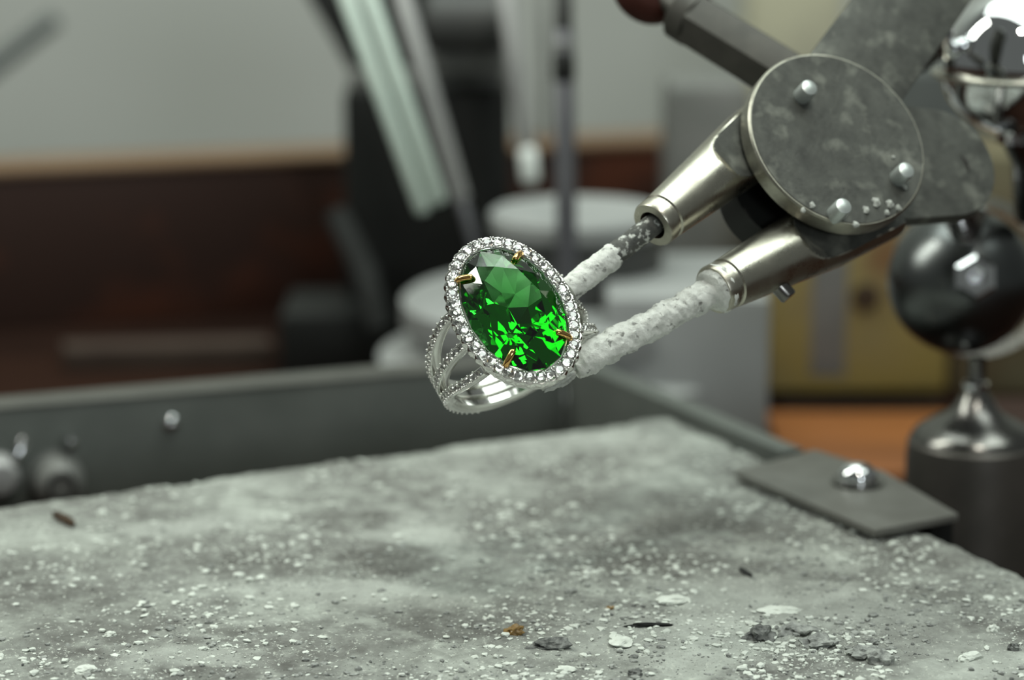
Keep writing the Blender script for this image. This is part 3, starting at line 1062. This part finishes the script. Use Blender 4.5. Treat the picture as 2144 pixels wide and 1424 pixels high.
for i, t in enumerate(hth):
    c = ell(HA, HBx, t)
    nn = enorm(HA, HBx, t)
    diamond(c + nn * 0.004 + Vector((0, 0, 0.056)), Vector((nn.x * 0.12, nn.y * 0.12, 1)), 0.070)
    t2_ = hth[(i + 1) % NH] + (2 * math.pi if i == NH - 1 else 0)
    tm = (t + t2_) / 2
    cm = ell(HA, HBx, tm)
    nm = enorm(HA, HBx, tm)
    tg = Vector((-nm.y, nm.x, 0))
    for off, z in ((-0.066, 0.062), (0.070, 0.056)):
        for sg in (-1, 1):
            bead(cm + nm * off + tg * sg * 0.017 + Vector((0, 0, z)), 0.018)


# split shank: three wires
RO, DW = 10.9 * mm, 11.5 * mm             # outer radius, distance of hole centre below the head
CEN = Vector((0.05, 0, -DW))
T0 = R(40)


def spread_at(th):
    """half spread of the wires along the finger axis, th measured from the top"""
    f = (th if th <= math.pi else 2 * math.pi - th)
    k = max(0.0, min(1.0, (R(112) - f) / (R(112) - T0)))
    k = k * k * (3 - 2 * k)
    return 0.158 + 0.285 * k


def shank_pt(th, lane, rad):
    return CEN + Vector((math.sin(th) * rad, lane * spread_at(th), math.cos(th) * rad))


for lane in (-1, 0, 1):
    bm = bmesh.new()
    n = 120
    rings = []
    for i in range(n + 1):
        th = T0 + (2 * math.pi - 2 * T0) * i / n
        rad_dir = Vector((math.sin(th), 0, math.cos(th)))
        tg = (shank_pt(th + 0.01, lane, RO) - shank_pt(th - 0.01, lane, RO)).normalized()
        side = tg.cross(rad_dir).normalized()
        f = th if th <= math.pi else 2 * math.pi - th
        hwid = 0.064 + 0.004 * min(1, max(0, (f - R(110)) / R(40)))
        c = shank_pt(th, lane, RO)
        ring_ = []
        for (x, z) in ((-1, -0.05), (-1, -0.015), (-0.75, 0.0), (0.75, 0.0), (1, -0.015), (1, -0.05), (0.9, -0.13), (0.6, -0.155), (-0.6, -0.155), (-0.9, -0.13)):
            ring_.append(bm.verts.new(c + side * x * hwid + rad_dir * z))
        rings.append(ring_)
    for a, b in zip(rings, rings[1:]):
        for k in range(10):
            j = (k + 1) % 10
            bm.faces.new((a[k], a[j], b[j], b[k]))
    bm.faces.new(rings[0])
    bm.faces.new(rings[-1][::-1])
    finish('shank_wire', bm, M['silver'], ring, True, 40, local=True)
    for sgn in (1, -1):
        th = T0 + R(4)
        while th < R(150):
            t_ = th if sgn > 0 else 2 * math.pi - th
            rad_dir = Vector((math.sin(t_), 0, math.cos(t_)))
            tg = (shank_pt(t_ + 0.01, lane, RO) - shank_pt(t_ - 0.01, lane, RO)).normalized()
            side = tg.cross(rad_dir).normalized()
            c = shank_pt(t_, lane, RO)
            diamond(c + rad_dir * 0.006, rad_dir, 0.050)
            stp = 0.104 / RO
            t2_ = t_ + sgn * stp / 2
            rd2 = Vector((math.sin(t2_), 0, math.cos(t2_)))
            c2 = shank_pt(t2_, lane, RO)
            for q in (-1, 1):
                bead(c2 + side * q * 0.050 + rd2 * 0.012, 0.020)
            th += stp
bo = finish('bead_settings', beads, M['silver'], ring, True, 180, local=True)
bo['kind'] = 'stuff'


# oval brilliant cut gem
def gem_mesh():
    bm = bmesh.new()

    def rv(n, f, z, ph=0.0):
        return [bm.verts.new((GB * f * math.cos(2 * math.pi * (i + ph) / n), GA * f * math.sin(2 * math.pi * (i + ph) / n), z)) for i in range(n)]
    zt, zg = 0.235, 0.03
    tab = rv(8, 0.60, zt, 0.0)
    mid = rv(8, 0.815, 0.145, 0.5)
    gu = rv(16, 1.0, zg)
    gl = rv(16, 1.0, zg - 0.03)
    p1 = rv(8, 0.66, -0.20, 0.5)
    p2 = rv(8, 0.36, -0.37, 0.0)
    ca = bm.verts.new((0, GA * 0.14, -0.50))
    cb = bm.verts.new((0, -GA * 0.14, -0.50))
    bm.faces.new(tab)
    for i in range(8):
        j = (i + 1) % 8
        bm.faces.new((tab[i], mid[i], tab[j]))
        for tri in ((tab[i], mid[i - 1], gu[2 * i]), (tab[i], gu[2 * i], mid[i]), (mid[i], gu[2 * i], gu[2 * i + 1]), (mid[i], gu[2 * i + 1], gu[(2 * i + 2) % 16]),
                    (gl[2 * i], p1[i], gl[2 * i + 1]), (gl[2 * i + 1], p1[i], gl[(2 * i + 2) % 16]), (gl[2 * i], p1[i - 1], p2[i]), (gl[2 * i], p2[i], p1[i]), (p1[i], p2[i], p2[j])):
            bm.faces.new(tri)
    for i in range(16):
        j = (i + 1) % 16
        bm.faces.new((gu[i], gl[i], gl[j], gu[j]))
    # keel
    for i in range(8):
        j = (i + 1) % 8
        y = (p2[i].co.y + p2[j].co.y)
        top = ca if y > 0 else cb
        bm.faces.new((p2[i], top, p2[j]))
    bm.faces.new((p2[0], ca, cb))
    bm.faces.new((p2[4], cb, ca))
    bmesh.ops.recalc_face_normals(bm, faces=bm.faces)
    return bm


g = finish('oval_gem', gem_mesh(), M['gem'], ring, False, local=True)
g.location = (0, 0, 0.035)
g['label'] = 'faceted transparent green oval gem'
# gold prongs
for t in (45, 135, 225, 315):
    tt = R(t)
    e = ell(GA, GB, tt)
    nn = enorm(GA, GB, tt)
    pts = [e + nn * 0.03 + Vector((0, 0, -0.12)), e + nn * 0.035 + Vector((0, 0, 0.02)), e + nn * 0.02 + Vector((0, 0, 0.085)), e - nn * 0.03 + Vector((0, 0, 0.135)), e - nn * 0.09 + Vector((0, 0, 0.168)), e - nn * 0.135 + Vector((0, 0, 0.180)), e - nn * 0.155 + Vector((0, 0, 0.180))]
    # smooth the path
    sm = []
    for i in range(len(pts) - 1):
        p0, p1_, p2_, p3 = pts[max(0, i - 1)], pts[i], pts[i + 1], pts[min(len(pts) - 1, i + 2)]
        for k in range(4):
            u = k / 4
            sm.append(0.5 * ((2 * p1_) + (-p0 + p2_) * u + (2 * p0 - 5 * p1_ + 4 * p2_ - p3) * u * u + (-p0 + 3 * p1_ - 3 * p2_ + p3) * u ** 3))
    sm.append(pts[-1])
    n = len(sm)
    rad = [0.043 if i < n - 5 else 0.043 * (0.95, 0.85, 0.65, 0.4, 0.15)[i - (n - 5)] for i in range(n)]
    bm = bmesh.new()
    tube(bm, sm, rad, 14)
    po = finish('gold_prong', bm, M['gold'], ring, True, 60, local=True)

# ------------------------------------------------------------------ debris on the board
def rock(name, px, py, lx, ly, lz, m, seed, label, cat, ang=0.0, sharp=0.45, sink=0.35):
    """irregular flake; sizes in cm: along, across, high"""
    b = PH(px, py, HB)
    b.z = board_z(b)
    bm = bmesh.new()
    bmesh.ops.create_icosphere(bm, subdivisions=3, radius=1.0)
    ca, sa = math.cos(ang), math.sin(ang)
    for v in bm.verts:
        p = v.co.copy()
        s = Vector((seed * 3.1, seed * 1.7, seed))
        p *= 1 + 1.5 * sharp * noise.noise(p * 1.5 + s) + 0.8 * sharp * noise.noise(p * 3.6 + s)
        x, y, z = p.x * lx / 2, p.y * ly / 2, p.z * lz / 2
        v.co = b + Vector((ca * x - sa * y, sa * x + ca * y, z + lz * (0.5 - sink)))
    o = finish(name, bm, m, None, True, 18)
    return tag(o, label, cat)


rock('dark_sliver', 1360, 1312, 0.58, 0.05, 0.07, M['dark_rubber'], 1, 'thin black metal sliver lying in front of the white flux patch', 'sliver', 0.06, 0.3, 0.1)
rock('dark_sliver', 1561, 1202, 0.36, 0.09, 0.07, M['dark_rubber'], 2, 'short black sliver pointing away on the grey middle of the board', 'sliver', -1.15, 0.2, 0.1)
rock('brown_splinter', 133, 1092, 0.70, 0.16, 0.12, M['hole'], 3, 'dark brown splinter near the back left edge of the board', 'splinter', -1.0, 0.2, 0.1)
rock('amber_bead', 1076, 1327, 0.26, 0.2, 0.16, M['grit_brown'], 4, 'largest amber-brown flux bead at the front of the board', 'flux bead', 0.3)
rock('amber_bead', 1277, 1271, 0.13, 0.1, 0.06, M['grit_brown'], 5, 'tiny orange flux bead behind the black sliver', 'flux bead', 0)
rock('slag_flake', 1150, 1356, 0.50, 0.3, 0.14, M['grit_dark'], 6, 'dark slag flake in front of the amber bead', 'slag', 0.35)
rock('slag_flake', 1592, 1332, 0.40, 0.35, 0.22, M['grit_dark'], 7, 'blue-grey slag lump behind the other large lumps', 'slag', 0.5)
rock('slag_flake', 1668, 1322, 0.42, 0.3, 0.16, M['grit_mid'], 8, 'grey-brown slag flake just right of the blue-grey lump', 'slag', 0.2)
rock('slag_flake', 1712, 1348, 0.45, 0.36, 0.20, M['grit_mid'], 9, 'tilted grey slag flake in the middle of the lumps', 'slag', 0.5)
rock('slag_flake', 1812, 1374, 0.42, 0.34, 0.17, M['grit_mid'], 10, 'long grey slag flake near the front edge', 'slag', -0.2)
rock('slag_flake', 1844, 1388, 0.30, 0.30, 0.24, M['grit_mid'], 12, 'rounded grey slag lump touching the long flake', 'slag', 0.3)
rock('slag_flake', 2124, 1361, 0.15, 0.14, 0.13, M['grit_dark'], 13, 'small black slag chip at the far right of the board', 'slag', 0.3)
rock('slag_flake', 1330, 1416, 0.2, 0.16, 0.10, M['grit_dark'], 14, 'small dark slag chip at the very front below the sliver', 'slag', 0.3)
rock('flux_flake', 1636, 1278, 0.62, 0.34, 0.10, M['grit_white'], 15, 'long white flux flake lying behind the slag lumps', 'flux flake', 0.0, 0.3)
rock('flux_flake', 1412, 1262, 0.44, 0.3, 0.10, M['grit_white'], 16, 'pale flux flake left of the long white one', 'flux flake', 0.1, 0.3)
rock('flux_flake', 1298, 1345, 0.30, 0.42, 0.10, M['grit_white'], 17, 'pale upright-looking flux flake below the black sliver', 'flux flake', 0.2, 0.35)
rock('flux_flake', 2030, 1378, 0.34, 0.16, 0.13, M['grit_white'], 18, 'white elongated flux crumb at the front right', 'flux flake', 0.5, 0.3)
rock('flux_flake', 2078, 1320, 0.16, 0.14, 0.12, M['grit_white'], 19, 'round white flux crumb behind the elongated one', 'flux flake', 0.2, 0.3)
rock('flux_flake', 1185, 1404, 0.26, 0.2, 0.10, M['grit_white'], 20, 'white flux crumb at the front below the dark flake', 'flux flake', 0.2, 0.3)
rock('flux_flake', 233, 1330, 0.16, 0.14, 0.10, M['grit_white'], 21, 'lone white flux crumb at the front left of the board', 'flux flake', 0.2, 0.3)
rock('flux_flake', 178, 1405, 0.26, 0.2, 0.10, M['grit_white'], 22, 'white flux crumb nearest the front left corner', 'flux flake', 0.2, 0.3)

# fine grit nobody could count
random.seed(21)
tmp = bmesh.new()
bmesh.ops.create_icosphere(tmp, subdivisions=1, radius=1.0)
tmp.verts.ensure_lookup_table()
ico_v = [v.co.copy() for v in tmp.verts]
ico_f = [[v.index for v in f.verts] for f in tmp.faces]
tmp.free()


def grit(name, m, count, rmin, rmax, label, dens):
    vs_, fs_ = [], []
    made = 0
    tries = 0
    while made < count and tries < count * 30:
        tries += 1
        u, v = random.uniform(0.2, BU_ - 0.3), random.uniform(0.2, BV_ - 0.3)
        if random.random() > dens(u, v):
            continue
        p = A + UL * u + VR * v
        z = HB + board_h(u, v)
        r = rmin + (rmax - rmin) * random.random() ** 5
        sx, sy, sz = r * random.uniform(0.6, 1.5), r * random.uniform(0.6, 1.5), r * random.uniform(0.25, 0.7)
        an = random.random() * 6.28
        ca, sa = math.cos(an), math.sin(an)
        b0_ = len(vs_)
        for q in ico_v:
            k = random.uniform(0.7, 1.25)
            x, y, zq = q.x * sx * k, q.y * sy * k, q.z * sz * k
            vs_.append((p.x + ca * x - sa * y, p.y + sa * x + ca * y, z + sz * 0.4 + zq))
        fs_ += [[i + b0_ for i in f] for f in ico_f]
        made += 1
    me = bpy.data.meshes.new(name)
    me.from_pydata(vs_, [], fs_)
    me.materials.append(m)
    o = bpy.data.objects.new(name, me)
    col.objects.link(o)
    tag(o, label, 'grit', kind='stuff')


def dens_front(u, v):
    n_ = noise.noise(Vector((u * 0.5, v * 0.5, 5))) * 0.9 + 0.35
    return max(0.02, min(1, n_)) * (0.2 + 0.8 * min(1, (v / 11.0) ** 2))


def dens_right(u, v):
    n_ = noise.noise(Vector((u * 0.6 + 9, v * 0.6, 2))) * 0.8 + 0.25
    return max(0.02, min(1, n_)) * min(1, (v / 11.0) ** 2)


grit('white_flux_grit', M['grit_white'], 19000, 0.007, 0.062, 'fine white flux grit scattered over the board', dens_front)
grit('grey_slag_grit', M['grit_mid'], 11000, 0.007, 0.058, 'fine grey slag grit scattered over the board', dens_right)
grit('black_slag_grit', M['grit_dark'], 3000, 0.006, 0.036, 'fine black slag grit scattered over the board', dens_right)
